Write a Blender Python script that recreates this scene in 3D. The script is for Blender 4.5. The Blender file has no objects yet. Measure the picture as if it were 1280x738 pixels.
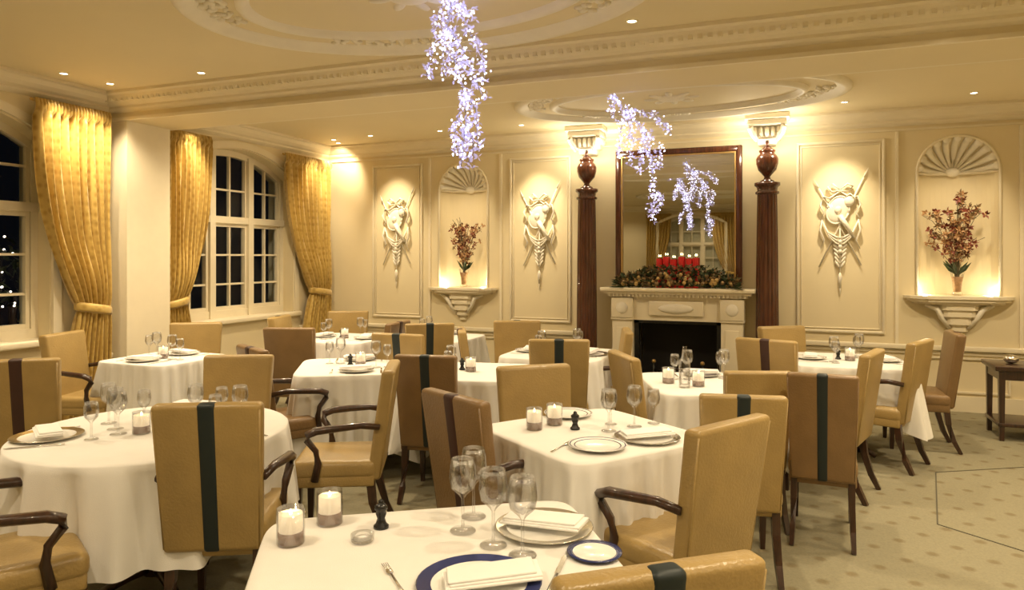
import bpy, bmesh, math, random
from mathutils import Vector, Matrix
R = random.Random(7)
sc = bpy.context.scene
COL = sc.collection
pi = math.pi
YAW = math.radians(21.1)
CY, SY = math.cos(YAW), math.sin(YAW)

def pl(xr, d):
    """survey offsets (right, ahead of the tripod) -> room X,Y"""
    return (CY*xr - SY*d, SY*xr + CY*d)

# ------------------------------------------------------------------ materials
def newmat(name):
    m = bpy.data.materials.new(name); m.use_nodes = True
    nt = m.node_tree
    return m, nt, nt.nodes['Principled BSDF']

def pmat(name, col, rough=0.5, metal=0.0, var=0.06, vscale=8, bump=0.0, bscale=60, emis=None, estr=0, sheen=0, coat=0, spec=None, nosample=False):
    m, nt, b = newmat(name)
    tc = nt.nodes.new('ShaderNodeTexCoord')
    n = nt.nodes.new('ShaderNodeTexNoise'); n.inputs['Scale'].default_value = vscale; n.inputs['Detail'].default_value = 3
    nt.links.new(tc.outputs['Object'], n.inputs['Vector'])
    r = nt.nodes.new('ShaderNodeValToRGB')
    r.color_ramp.elements[0].position = 0.3; r.color_ramp.elements[1].position = 0.7
    r.color_ramp.elements[0].color = tuple(max(0, c*(1-var)) for c in col)+(1,)
    r.color_ramp.elements[1].color = tuple(min(1, c*(1+var)) for c in col)+(1,)
    nt.links.new(n.outputs['Fac'], r.inputs['Fac'])
    nt.links.new(r.outputs['Color'], b.inputs['Base Color'])
    b.inputs['Roughness'].default_value = rough
    b.inputs['Metallic'].default_value = metal
    if spec is not None: b.inputs['Specular IOR Level'].default_value = spec
    if sheen: b.inputs['Sheen Weight'].default_value = sheen
    if coat: b.inputs['Coat Weight'].default_value = coat
    if bump:
        n2 = nt.nodes.new('ShaderNodeTexNoise'); n2.inputs['Scale'].default_value = bscale
        nt.links.new(tc.outputs['Object'], n2.inputs['Vector'])
        bp = nt.nodes.new('ShaderNodeBump'); bp.inputs['Strength'].default_value = bump; bp.inputs['Distance'].default_value = 0.01
        nt.links.new(n2.outputs['Fac'], bp.inputs['Height']); nt.links.new(bp.outputs['Normal'], b.inputs['Normal'])
    if emis:
        b.inputs['Emission Color'].default_value = emis+(1,); b.inputs['Emission Strength'].default_value = estr
        if nosample:
            try: m.cycles.emission_sampling = 'NONE'
            except Exception: pass
    return m

M_wall = pmat('wall_cream_paint', (0.76, 0.66, 0.44), 0.6, var=0.02, vscale=2)
M_trim = pmat('trim_cream_gloss', (0.81, 0.73, 0.55), 0.4, var=0.02)
M_ceil = pmat('ceiling_paint', (0.76, 0.665, 0.45), 0.7, var=0.02, vscale=1.5)
M_plaster = pmat('white_plaster', (0.84, 0.79, 0.67), 0.55, var=0.03)
M_cloth = pmat('white_linen', (0.79, 0.775, 0.74), 0.85, var=0.02, bump=0.15, bscale=300)
M_nap = pmat('napkin_linen', (0.86, 0.85, 0.83), 0.85, var=0.02)
M_tan = pmat('gold_leather', (0.37, 0.255, 0.095), 0.34, var=0.12, vscale=5, bump=0.2, bscale=90)
M_tan_shaded = pmat('gold_leather_shaded', (0.215, 0.13, 0.055), 0.34, var=0.12, vscale=5, bump=0.2, bscale=90)  # gold leather of chairs in shadow, the shade put into the colour
M_navy = pmat('dark_stripe', (0.010, 0.019, 0.020), 0.5)
M_maroon = pmat('maroon_stripe', (0.045, 0.016, 0.010), 0.5)
M_black = pmat('black_lacquer', (0.01, 0.01, 0.01), 0.25)
M_soot = pmat('soot', (0.012, 0.01, 0.009), 0.9)
M_silver = pmat('silver', (0.75, 0.73, 0.68), 0.2, metal=1)
M_china = pmat('white_china', (0.85, 0.84, 0.8), 0.15, var=0.01)
M_blue = pmat('cobalt_rim', (0.02, 0.03, 0.12), 0.2)
M_red = pmat('red_wax', (0.5, 0.012, 0.015), 0.4, emis=(1, .04, .02), estr=0.08, nosample=True)
M_wax = pmat('candle_wax', (0.9, 0.8, 0.6), 0.5, emis=(1, .76, .45), estr=1.1, nosample=True)
M_amber = pmat('amber_base', (0.30, 0.11, 0.035), 0.25)
M_flame = pmat('flame', (1, .8, .4), 0.5, emis=(1, .75, .35), estr=20, nosample=True)
M_leaf = pmat('dark_leaf', (0.05, 0.075, 0.03), 0.5, var=0.4, vscale=20)
M_leaf2 = pmat('dry_leaf', (0.25, 0.16, 0.07), 0.5, var=0.4, vscale=20)
M_berry = pmat('berry_gold', (0.5, 0.33, 0.12), 0.3)
M_orchid = pmat('orchid_petal', (0.24, 0.06, 0.035), 0.5, var=0.4, vscale=25)
M_orchid2 = pmat('orchid_pale', (0.55, 0.33, 0.16), 0.5, var=0.3, vscale=25)
M_stem = pmat('stem_green', (0.12, 0.10, 0.05), 0.5)
M_gilt = pmat('gilt', (0.6, 0.4, 0.15), 0.35, metal=0.8)
M_lampglow = pmat('downlight_glow', (1, .9, .7), 0.5, emis=(1, .85, .6), estr=14, nosample=True)
M_wire = pmat('silver_wire', (0.6, 0.6, 0.7), 0.3, metal=0.8)
M_bulb = pmat('fairy_bulb', (0.8, 0.8, 1), 0.3, emis=(0.76, 0.72, 1.0), estr=4.5, nosample=True)
M_bulb2 = pmat('fairy_blossom', (0.6, 0.6, 0.75), 0.3, emis=(0.50, 0.46, 0.9), estr=0.55, nosample=True)
M_bulb3 = pmat('garden_bulb', (1, .9, .7), 0.3, emis=(1, .8, .6), estr=6, nosample=True)
M_ground = pmat('night_ground', (0.02, 0.02, 0.02), 0.9)
M_seam = pmat('carpet_seam', (0.10, 0.09, 0.06), 0.9)

def wood(name, c1, c2, rough=0.3):
    m, nt, b = newmat(name)
    tc = nt.nodes.new('ShaderNodeTexCoord'); mp = nt.nodes.new('ShaderNodeMapping'); mp.inputs['Scale'].default_value = (14, 14, 1.2)
    n = nt.nodes.new('ShaderNodeTexNoise'); n.inputs['Scale'].default_value = 4; n.inputs['Detail'].default_value = 5
    r = nt.nodes.new('ShaderNodeValToRGB'); r.color_ramp.elements[0].color = c1+(1,); r.color_ramp.elements[1].color = c2+(1,)
    r.color_ramp.elements[0].position = .3; r.color_ramp.elements[1].position = .7
    nt.links.new(tc.outputs['Object'], mp.inputs['Vector']); nt.links.new(mp.outputs['Vector'], n.inputs['Vector'])
    nt.links.new(n.outputs['Fac'], r.inputs['Fac']); nt.links.new(r.outputs['Color'], b.inputs['Base Color'])
    b.inputs['Roughness'].default_value = rough; b.inputs['Coat Weight'].default_value = 0.3
    return m
M_wood = wood('dark_wood', (0.022, 0.010, 0.005), (0.06, 0.024, 0.012))
M_mahog = wood('mahogany', (0.045, 0.014, 0.007), (0.12, 0.036, 0.015), 0.2)

def glassmat(name, tint=(1, 1, 1), base=0.06, mul=.6):
    m = bpy.data.materials.new(name); m.use_nodes = True; nt = m.node_tree; nt.nodes.clear()
    o = nt.nodes.new('ShaderNodeOutputMaterial'); mx = nt.nodes.new('ShaderNodeMixShader')
    t = nt.nodes.new('ShaderNodeBsdfTransparent'); t.inputs['Color'].default_value = tint+(1,)
    g = nt.nodes.new('ShaderNodeBsdfGlossy'); g.inputs['Roughness'].default_value = 0.03
    f = nt.nodes.new('ShaderNodeLayerWeight'); f.inputs['Blend'].default_value = 0.35
    ma = nt.nodes.new('ShaderNodeMath'); ma.operation = 'MULTIPLY_ADD'; ma.inputs[1].default_value = mul; ma.inputs[2].default_value = base; ma.use_clamp = True
    nt.links.new(f.outputs['Fresnel'], ma.inputs[0]); nt.links.new(ma.outputs[0], mx.inputs['Fac'])
    nt.links.new(t.outputs[0], mx.inputs[1]); nt.links.new(g.outputs[0], mx.inputs[2]); nt.links.new(mx.outputs[0], o.inputs['Surface'])
    return m
M_glass = glassmat('clear_glass', (.98, .98, .98), 0.05, .5)
M_pane = glassmat('window_glass', (.75, .8, .85), 0.015, .12)

m, nt, b = newmat('mirror_silver'); M_mirror = m
b.inputs['Base Color'].default_value = (.68, .68, .64, 1); b.inputs['Metallic'].default_value = 1; b.inputs['Roughness'].default_value = 0.015

# carpet: beige with a regular scatter of small motifs
m, nt, b = newmat('carpet_patterned'); M_carpet = m
tc = nt.nodes.new('ShaderNodeTexCoord'); mp = nt.nodes.new('ShaderNodeMapping')
mp.inputs['Rotation'].default_value = (0, 0, math.radians(45)); mp.inputs['Scale'].default_value = (5.0, 5.0, 5.0)
v = nt.nodes.new('ShaderNodeTexVoronoi'); v.inputs['Scale'].default_value = 1.0; v.inputs['Randomness'].default_value = 0.0; v.distance = 'EUCLIDEAN'; v.voronoi_dimensions = '2D'
rp = nt.nodes.new('ShaderNodeValToRGB'); rp.color_ramp.elements[0].position = 0.08; rp.color_ramp.elements[1].position = 0.20
rp.color_ramp.elements[0].color = (0.23, 0.185, 0.10, 1); rp.color_ramp.elements[1].color = (0.31, 0.28, 0.18, 1)
n = nt.nodes.new('ShaderNodeTexNoise'); n.inputs['Scale'].default_value = 90
mx = nt.nodes.new('ShaderNodeMixRGB'); mx.blend_type = 'MULTIPLY'; mx.inputs['Fac'].default_value = 0.35
nt.links.new(tc.outputs['Object'], mp.inputs['Vector']); nt.links.new(mp.outputs['Vector'], v.inputs['Vector'])
nt.links.new(v.outputs['Distance'], rp.inputs['Fac']); nt.links.new(tc.outputs['Object'], n.inputs['Vector'])
nt.links.new(rp.outputs['Color'], mx.inputs[1]); nt.links.new(n.outputs['Fac'], mx.inputs[2]); nt.links.new(mx.outputs[0], b.inputs['Base Color'])
b.inputs['Roughness'].default_value = 0.95

# curtain: gold damask
m, nt, b = newmat('gold_curtain'); M_curt = m
tc = nt.nodes.new('ShaderNodeTexCoord'); mp = nt.nodes.new('ShaderNodeMapping'); mp.inputs['Rotation'].default_value = (math.radians(45), 0, 0)
v = nt.nodes.new('ShaderNodeTexVoronoi'); v.inputs['Scale'].default_value = 16; v.inputs['Randomness'].default_value = 0.25
rp = nt.nodes.new('ShaderNodeValToRGB'); rp.color_ramp.elements[0].color = (0.40, 0.25, 0.048, 1); rp.color_ramp.elements[1].color = (0.56, 0.385, 0.105, 1)
rp.color_ramp.elements[0].position = .15; rp.color_ramp.elements[1].position = .5
bp = nt.nodes.new('ShaderNodeBump'); bp.inputs['Strength'].default_value = 0.3; bp.inputs['Distance'].default_value = 0.01
nt.links.new(tc.outputs['Object'], mp.inputs['Vector']); nt.links.new(mp.outputs['Vector'], v.inputs['Vector'])
nt.links.new(v.outputs['Distance'], rp.inputs['Fac']); nt.links.new(rp.outputs['Color'], b.inputs['Base Color'])
nt.links.new(v.outputs['Distance'], bp.inputs['Height']); nt.links.new(bp.outputs['Normal'], b.inputs['Normal'])
b.inputs['Roughness'].default_value = 0.36; b.inputs['Sheen Weight'].default_value = 0.3

# ------------------------------------------------------------------ mesh builder
class MB:
    def __init__(s): s.v=[]; s.f=[]; s.m=[]; s.s=[]; s.mats=[]; s.T=None
    def mi(s, mat):
        if mat not in s.mats: s.mats.append(mat)
        return s.mats.index(mat)
    def add(s, vs, fs, mat, smooth=False, fn=None):
        o = len(s.v); k = s.mi(mat)
        for p in vs:
            p = Vector(p)
            if fn: p = Vector(fn(p))
            if s.T is not None: p = s.T @ p
            s.v.append(tuple(p))
        for f in fs:
            s.f.append([i+o for i in f]); s.m.append(k); s.s.append(smooth)
    def box(s, c, d, mat, rot=None, fn=None):
        x, y, z = d[0]/2, d[1]/2, d[2]/2
        vs = [Vector((a*x, b_*y, e*z)) for a in (-1, 1) for b_ in (-1, 1) for e in (-1, 1)]
        if rot: vs = [rot @ p for p in vs]
        vs = [p+Vector(c) for p in vs]
        s.add(vs, [(0,1,3,2),(4,6,7,5),(0,4,5,1),(2,3,7,6),(0,2,6,4),(1,5,7,3)], mat, False, fn)
    def rbox(s, c, d, bev, mat, seg=3, rot=None, fn=None):
        bm = bmesh.new(); bmesh.ops.create_cube(bm, size=1)
        for q in bm.verts: q.co = Vector((q.co.x*d[0], q.co.y*d[1], q.co.z*d[2]))
        bmesh.ops.bevel(bm, geom=bm.edges[:], offset=bev, segments=seg, profile=.5, affect='EDGES')
        bm.verts.index_update()
        vs = [q.co.copy() for q in bm.verts]; fs = [[q.index for q in f.verts] for f in bm.faces]; bm.free()
        if rot: vs = [rot @ p for p in vs]
        vs = [p+Vector(c) for p in vs]
        s.add(vs, fs, mat, True, fn)
    def lathe(s, prof, mat, c=(0,0,0), seg=20, smooth=True, fn=None, flute=None, caps=False):
        vs=[]; fs=[]
        for (r, z) in prof:
            for i in range(seg):
                a = 2*pi*i/seg
                rr = r*(flute(a, z) if flute else 1)
                vs.append((c[0]+rr*math.cos(a), c[1]+rr*math.sin(a), c[2]+z))
        n = len(prof)
        for j in range(n-1):
            for i in range(seg):
                i2 = (i+1) % seg
                fs.append((j*seg+i, j*seg+i2, (j+1)*seg+i2, (j+1)*seg+i))
        if caps:
            fs.append(tuple(range(seg))[::-1]); fs.append(tuple((n-1)*seg+i for i in range(seg)))
        s.add(vs, fs, mat, smooth, fn)
    def cyl(s, c, r, h, mat, seg=16, r2=None, smooth=True):
        r2 = r if r2 is None else r2
        s.lathe([(0.0001, 0), (r, 0), (r, 0.0001), (r2, h-0.0001), (r2, h), (0.0001, h)], mat, c, seg, smooth)
    def ell(s, c, d, mat, rot=None, nu=14, nv=9):
        vs=[]; fs=[]
        for j in range(nv+1):
            t = pi*j/nv
            for i in range(nu):
                a = 2*pi*i/nu
                p = Vector((d[0]*math.sin(t)*math.cos(a), d[1]*math.sin(t)*math.sin(a), d[2]*math.cos(t)))
                if rot: p = rot @ p
                vs.append(p+Vector(c))
        for j in range(nv):
            for i in range(nu):
                i2=(i+1)%nu
                fs.append((j*nu+i, (j+1)*nu+i, (j+1)*nu+i2, j*nu+i2))
        s.add(vs, fs, mat, True)
    def tube(s, pts, rad, mat, seg=8, sx=1.0, sy=1.0, smooth=True, up=Vector((0,0,1))):
        pts=[Vector(p) for p in pts]; n=len(pts); vs=[]; fs=[]
        if not hasattr(rad,'__len__'): rad=[rad]*n
        for j in range(n):
            t = (pts[min(j+1,n-1)]-pts[max(j-1,0)]).normalized()
            u = up if abs(t.dot(up))<0.95 else Vector((1,0,0)) if abs(t.x)<.9 else Vector((0,1,0))
            a = t.cross(u).normalized(); b_ = a.cross(t).normalized()
            for i in range(seg):
                an = 2*pi*(i+.5)/seg
                vs.append(pts[j]+a*math.cos(an)*rad[j]*sx+b_*math.sin(an)*rad[j]*sy)
        for j in range(n-1):
            for i in range(seg):
                i2=(i+1)%seg
                fs.append((j*seg+i,j*seg+i2,(j+1)*seg+i2,(j+1)*seg+i))
        fs.append(tuple(range(seg))[::-1]); fs.append(tuple((n-1)*seg+i for i in range(seg)))
        s.add(vs, fs, mat, smooth)
    def prism(s, poly, axis_fn, a0, a1, mat):
        n=len(poly)
        vs=[axis_fn(u,v_,a0) for u,v_ in poly]+[axis_fn(u,v_,a1) for u,v_ in poly]
        fs=[(i,(i+1)%n,n+(i+1)%n,n+i) for i in range(n)]+[tuple(range(n))[::-1],tuple(range(n,2*n))]
        s.add(vs,fs,mat)
    def mesh(s, name, recalc=True):
        me = bpy.data.meshes.new(name); me.from_pydata(s.v, [], s.f)
        for mt in s.mats: me.materials.append(mt)
        me.polygons.foreach_set('material_index', s.m); me.polygons.foreach_set('use_smooth', s.s)
        if recalc:
            bm = bmesh.new(); bm.from_mesh(me); bmesh.ops.recalc_face_normals(bm, faces=bm.faces[:]); bm.to_mesh(me); bm.free()
        me.update(); return me
    def obj(s, name, loc=(0,0,0), rz=0, parent=None):
        return place(s.mesh(name), name, loc, rz, parent)

def place(me, name, loc=(0,0,0), rz=0, parent=None, scale=None):
    o = bpy.data.objects.new(name, me); COL.objects.link(o)
    o.location = loc; o.rotation_euler = (0,0,rz)
    if scale: o.scale = scale
    if parent: o.parent = parent
    return o

def cut(wall, cutters):
    for c in cutters:
        md = wall.modifiers.new('b', 'BOOLEAN'); md.operation='DIFFERENCE'; md.object=c; md.solver='EXACT'
    dg = bpy.context.evaluated_depsgraph_get(); dg.update()
    me = bpy.data.meshes.new_from_object(wall.evaluated_get(dg))
    wall.modifiers.clear(); wall.data = me
    for c in cutters: bpy.data.objects.remove(c)

# ------------------------------------------------------------------ room shell
XL, XR, YB, YR, ZC = -6.1, 3.7, 8.53, -5.0, 3.15
BM0, BM1 = 5.02, 5.56
def simple(name, lo, hi, mat):
    b_=MB(); c=[(lo[i]+hi[i])/2 for i in range(3)]; b_.box((0,0,0),[hi[i]-lo[i] for i in range(3)],mat); return b_.obj(name,c)
floor = simple('floor', (XL-.4, YR-.3, -.1), (XR+.3, YB+.45, 0), M_carpet)
simple('ceiling', (XL-.4, YR-.3, ZC), (XR+.3, YB+.45, ZC+.15), M_ceil)
wl = simple('wall_left', (XL-.4, YR-.3, 0), (XL, YB+.45, ZC), M_wall)
wb = simple('wall_back', (XL, YB, 0), (XR, YB+.45, ZC), M_wall)
simple('wall_right', (XR, YR-.3, 0), (XR+.3, YB+.45, ZC), M_wall)
simple('wall_rear', (XL, YR-.3, 0), (XR, YR, ZC), M_wall)

WZ0, WSP, WRISE, WHW = 0.87, 2.6, 0.28, 0.95
WR = (WHW**2+WRISE**2)/(2*WRISE); WCZ = WSP+WRISE-WR
def arch_poly():
    p=[(-WHW,WZ0),(WHW,WZ0)]
    a0=math.asin(WHW/WR)
    for i in range(17):
        a=a0-2*a0*i/16; p.append((WR*math.sin(a), WCZ+WR*math.cos(a)))
    return p
cs=[]
WINY=[3.47, 6.80]
for yc in WINY:
    b_=MB(); b_.prism(arch_poly(), lambda u,v_,a: (a, yc+u, v_), XL-.6, XL+.2, M_trim); cs.append(b_.obj('c'))
cut(wl, cs)
NICHES=[(-3.98,.34),(1.65,.36)]
cs=[]
NZ0,NSP=1.2,2.48
for xc,r in NICHES:
    b_=MB(); pr=[(r,NZ0)]+[(r*math.cos(a),NSP+r*math.sin(a)) for a in [pi/2*i/12 for i in range(12)]]
    b_.lathe(pr, M_wall, (0,0,0), 40, True, fn=lambda p: (p.x+xc, p.y*.75+YB, p.z), caps=True); cs.append(b_.obj('c'))
FX=-1.19
b_=MB(); b_.box((FX,YB+.1,.40),(.98,.5,.86),M_soot); cs.append(b_.obj('c'))
cut(wb, cs)
for p in wb.data.polygons: p.use_smooth=False

# beam + pillar
simple('ceiling_beam', (XL, BM0, 2.9), (XR, BM1, ZC), M_ceil)
simple('wall_pillar', (XL, BM0+.0, 0), (XL+.22, BM1-.03, 2.9), M_trim)

PROF=[(0,0),(.17,0),(.17,-.025),(.14,-.035),(.12,-.07),(.085,-.10),(.05,-.115),(.05,-.135),(.03,-.15),(0,-.165)]
def cornice(b_, kind, base, a0, a1, z, sgn, sc_=1.0):
    if kind=='x': fn=lambda u,v_,a:(a, base+sgn*u*sc_, z+v_*sc_)
    else: fn=lambda u,v_,a:(base+sgn*u*sc_, a, z+v_*sc_)
    b_.prism(PROF, fn, a0, a1, M_trim)
b_=MB(); cornice(b_,'x',YB,XL,XR,ZC,-1); b_.obj('trim_1')
b_=MB(); cornice(b_,'y',XL,BM1,YB,ZC,1); cornice(b_,'y',XL,YR,BM0,ZC,1); b_.obj('trim_2')
b_=MB(); cornice(b_,'x',BM0,XL,XR,ZC,-1,1.05)
x=XL+.1
while x<XR:
    b_.box((x,BM0-.115,ZC-.075),(.03,.04,.03),M_trim); x+=.065
b_.box(((XL+XR)/2,BM0-.01,2.915),(XR-XL,.03,.03),M_trim); b_.obj('trim_3')
b_=MB(); cornice(b_,'x',BM1,XL,XR,ZC,1,.8); b_.box(((XL+XR)/2,BM1+.01,2.915),(XR-XL,.03,.03),M_trim); b_.obj('trim_4')
b_=MB(); cornice(b_,'x',YR,XL,XR,ZC,1); cornice(b_,'y',XR,YR,YB,ZC,-1); b_.obj('trim_5')
b_=MB(); b_.box(((XL+XR)/2,YB-.012,2.945),(XR-XL,.024,.02),M_trim)
for x0,x1 in ((XL,-2.45),(.02,XR)):
    b_.rbox(((x0+x1)/2,YB-.025,.65),(x1-x0,.05,.055),.012,M_trim); b_.box(((x0+x1)/2,YB-.01,.60),(x1-x0,.02,.03),M_trim)
b_.obj('trim_6')
b_=MB()
for y0,y1 in ((YR,WINY[0]-WHW-.15),(WINY[0]+WHW+.15,BM0),(BM1,WINY[1]-WHW-.05),(WINY[1]+WHW+.12,YB)):
    if y1-y0>.1: b_.rbox((XL+.025,(y0+y1)/2,.65),(.05,y1-y0,.055),.012,M_trim)
b_.obj('trim_7')
b_=MB()
b_.box(((XL-2.06)/2,YB-.012,.08),(-2.06-XL,.024,.16),M_trim); b_.box(((XR-.32)/2,YB-.012,.08),(XR+.32,.024,.16),M_trim); b_.obj('baseboard_back')
b_=MB(); b_.box((XL+.012,(YR+BM0)/2,.08),(.024,BM0-YR,.16),M_trim); b_.box((XL+.012,(BM1+YB)/2,.08),(.024,YB-BM1,.16),M_trim); b_.obj('baseboard_left')

# wall panels (moulded frames)
def panel(name,x0,x1,z0,z1):
    b_=MB()
    for ins,w,t in ((0,.03,.026),(.045,.012,.012)):
        a0,a1,c0,c1=x0+ins,x1-ins,z0+ins,z1-ins
        for c,d in (((( a0+a1)/2,YB-t/2,c0+w/2),(a1-a0,t,w)),(((a0+a1)/2,YB-t/2,c1-w/2),(a1-a0,t,w)),((a0+w/2,YB-t/2,(c0+c1)/2),(w,t*1.01,c1-c0)),((a1-w/2,YB-t/2,(c0+c1)/2),(w,t*1.01,c1-c0))):
            b_.rbox(c,d,min(w,t)*.3,M_trim,2)
    b_.obj(name)
PANELS=[(-5.36,-4.58),(-3.32,-2.5),(.10,.98),(2.32,3.2)]
for i,(a,c) in enumerate(PANELS): panel('trim_%d'%(10+i),a,c,.77,2.86)
def lowp(name,x0,x1):
    b_=MB()
    for c,d in ((((x0+x1)/2,YB-.01,.2),(x1-x0,.02,.02)),(((x0+x1)/2,YB-.01,.55),(x1-x0,.02,.02)),((x0,YB-.01,.375),(.02,.021,.37)),((x1,YB-.01,.375),(.02,.021,.37))): b_.box(c,d,M_trim)
    b_.obj(name)
for i,(a,c) in enumerate([(-5.9,-4.6),(-4.45,-3.5),(-3.3,-2.55),(.1,1.05),(1.2,2.1),(2.3,3.5)]): lowp('trim_%d'%(20+i),a,c)
b_=MB()
for x in (1.09,-3.44,-4.47): b_.box((x,YB-.012,1.8),(.03,.024,2.25),M_trim)
b_.box((2.2,YB-.012,1.8),(.03,.024,2.25),M_trim)
b_.obj('trim_30')

# niches: arch moulding + scallop shell
for k,(xc,r) in enumerate(NICHES):
    b_=MB(); D=r*.75
    pts=[(xc-r-.012,YB-.008,NZ0)]+[(xc-(r+.012)*math.cos(a),YB-.008,NSP+(r+.012)*math.sin(a)) for a in [pi*i/20 for i in range(21)]]+[(xc+r+.012,YB-.008,NZ0)]
    b_.tube(pts,.016,M_trim,6,up=Vector((0,1,0)))
    n=11
    for i in range(n):
        th=pi*(i+.5)/n; P=[]; rr=[]
        for j in range(9):
            t=.12+(pi/2-.12)*j/8
            P.append((xc+.97*r*math.sin(t)*math.cos(th),YB+.97*D*math.cos(t),NSP+.97*r*math.sin(t)*math.sin(th)))
            rr.append(.006+.030*math.sin(t)*r/.34)
        b_.tube(P,rr,M_plaster,6)
        b_.ell((xc+.97*r*math.cos(th),YB+.0,NSP+.97*r*math.sin(th)),(.04,.02,.04),M_plaster,nu=8,nv=6)
    b_.ell((xc,YB+D*.93,NSP+.02),(.07,.05,.05),M_plaster)
    b_.tube([(xc-r,YB+.01,NSP),(xc-r*.7,YB+D*.68,NSP),(xc,YB+D*.97,NSP),(xc+r*.7,YB+D*.68,NSP),(xc+r,YB+.01,NSP)],.014,M_trim,6)
    b_.obj('niche_shell_moulding')
    b_=MB()
    def half(w,dp,z,h,mt=M_trim):
        poly=[(-w,0)]+[(-w*math.cos(pi*i/14),-dp*min(1,1.25*math.sin(pi*i/14))) for i in range(1,14)]+[(w,0)]
        b_.prism(poly,lambda u,v_,a:(xc+u,YB-.001+v_,a),z,z+h,mt)
    half(.5,.2,1.165,.03); half(.47,.18,1.135,.03); half(.42,.15,1.11,.025)
    half(.20,.13,1.05,.06); half(.17,.11,.98,.07); half(.13,.09,.90,.08); half(.09,.06,.83,.07); half(.05,.03,.77,.06)
    for s_ in (-1,1):
        b_.tube([(xc+s_*.30,YB-.05,1.10),(xc+s_*.2,YB-.09,1.06),(xc+s_*.16,YB-.07,.97),(xc+s_*.08,YB-.05,.86)],[.02,.03,.025,.015],M_plaster,8)
    b_.obj('niche_bracket_shelf')

# windows (local: a along wall, b into room); part depths differ slightly so no faces coincide
def window(name, T):
    b_=MB(); b_.T=T
    zar=lambda a: WCZ+math.sqrt(max(0,WR*WR-a*a))
    fr=.06
    b_.box((-WHW+fr/2,0,(WZ0+WSP)/2),(fr,.088,WSP-WZ0),M_trim); b_.box((WHW-fr/2,0,(WZ0+WSP)/2),(fr,.088,WSP-WZ0),M_trim)
    b_.box((0,0,WZ0+.046),(2*WHW-.004,.096,.09),M_trim)
    aa=[-WHW+2*WHW*i/16 for i in range(17)]
    b_.tube([(a,0,zar(a)-.035) for a in aa],.052,M_trim,4,up=Vector((0,1,0)),smooth=False)
    b_.box((0,.01,2.04),(2*WHW-.006,.104,.08),M_trim)
    bays=[-WHW+fr/2,-WHW/3,WHW/3,WHW-fr/2]
    for a in bays[1:3]: b_.box((a,.01,(WZ0+zar(a))/2-.015),(.085,.118,zar(a)-WZ0-.035),M_trim)
    for i in range(3):
        a0,a1=bays[i]+.03,bays[i+1]-.03; mid=(a0+a1)/2
        for a in (a0+.025,a1-.025): b_.box((a,0,(WZ0+2.0)/2+.03),(.035,.062,2.0-WZ0-.05),M_trim)
        b_.box((mid,0,WZ0+.11),(a1-a0-.01,.058,.05),M_trim); b_.box((mid,0,1.98),(a1-a0-.01,.058,.045),M_trim)
        b_.box((mid,0,(WZ0+2)/2),(.022,.042,2.0-WZ0-.02),M_trim)
        for z in (1.27,1.62): b_.box((mid,0,z),(a1-a0-.01,.038,.022),M_trim)
        zt=zar(mid)-.05; b_.box((mid,0,(2.06+zt)/2),(.022,.042,zt-2.06),M_trim)
        b_.box((mid,0,2.4),(a1-a0-.01,.038,.022),M_trim)
        for a in (a0+.02,a1-.02):
            zt=zar(a)-.05; b_.box((a,0,(2.06+zt)/2),(.03,.052,zt-2.06),M_trim)
    b_.add([(a,-.01,z) for a,z in [(p[0]*.98,p[1]) for p in arch_poly()]],[tuple(range(len(arch_poly())))],M_pane)
    arc=[(-WHW-.05,.21,WZ0)]+[(a*1.05,.21,zar(a)+.05) for a in aa]+[(WHW+.05,.21,WZ0)]
    b_.tube(arc,.055,M_trim,4,sy=.5,up=Vector((0,1,0)),smooth=False)
    b_.rbox((0,.13,WZ0-.025),(2*WHW+.24,.26,.06),.015,M_trim)
    return b_.obj(name)
for i,yc in enumerate(WINY):
    window('window_%d'%(i+1), Matrix(((0,1,0,XL-.2),(1,0,0,yc),(0,0,1,0),(0,0,0,1))))
window('window_3', Matrix(((1,0,0,-2.66),(0,1,0,YR+.06),(0,0,1,-.05),(0,0,0,1))))

# curtains
def curtain(T, w, sgn, ztop=2.97, ztie=1.12, zbot=.03, seed=0):
    b_=MB(); b_.T=T; nu,nv=110,60; vs=[]; fs=[]
    for j in range(nv+1):
        z=ztop+(zbot-ztop)*j/nv
        if z>ztie:
            s_=(ztop-z)/(ztop-ztie); wf=1-.56*s_**2.4; off=0
        else:
            s_=(ztie-z)/(ztie-zbot); wf=.44+.22*math.sin(s_*pi/2)
        bul=.05*math.exp(-((z-ztie-.28)/.25)**2)
        pinch=1-.55*math.exp(-((z-ztie)/.07)**2)
        for i in range(nu+1):
            u=i/nu
            a=w*wf*u
            amp=.040*pinch
            ph=2*pi*9*u+.5*math.sin(z*1.7+seed)+.8*math.sin(5*u+seed)
            y=.13+amp*math.sin(ph)+.009*math.sin(2.3*ph+z*4)+bul*math.sin(pi*u)
            if z>ztop-.14:
                y=.14+.022*math.sin(2*pi*24*u)+.02*math.sin(pi*(ztop-z)/.14)
            vs.append((sgn*a,y,z))
    for j in range(nv):
        for i in range(nu):
            k=j*(nu+1)+i; fs.append((k,k+1,k+nu+2,k+nu+1))
    b_.add(vs,fs,M_curt,True)
    ww=w*.44
    loop=[(sgn*(ww/2+(ww/2+.015)*math.cos(t)),.13+.075*math.sin(t),ztie+.03*math.cos(t)) for t in [2*pi*i/24 for i in range(25)]]
    b_.tube(loop,.035,M_curt,6,sx=.35,sy=1.2)
    b_.tube([(-sgn*.02,.12,ztop-.02),(sgn*(w+.02),.12,ztop-.02)],.012,M_gilt,6)
    return b_.obj('gold_curtain')
def TL(y): return Matrix(((0,1,0,XL),(1,0,0,y),(0,0,1,0),(0,0,0,1)))
curtain(TL(4.90),.72,-1,2.96,seed=1)
curtain(TL(1.9),.7,1,2.96,seed=2)
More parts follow.
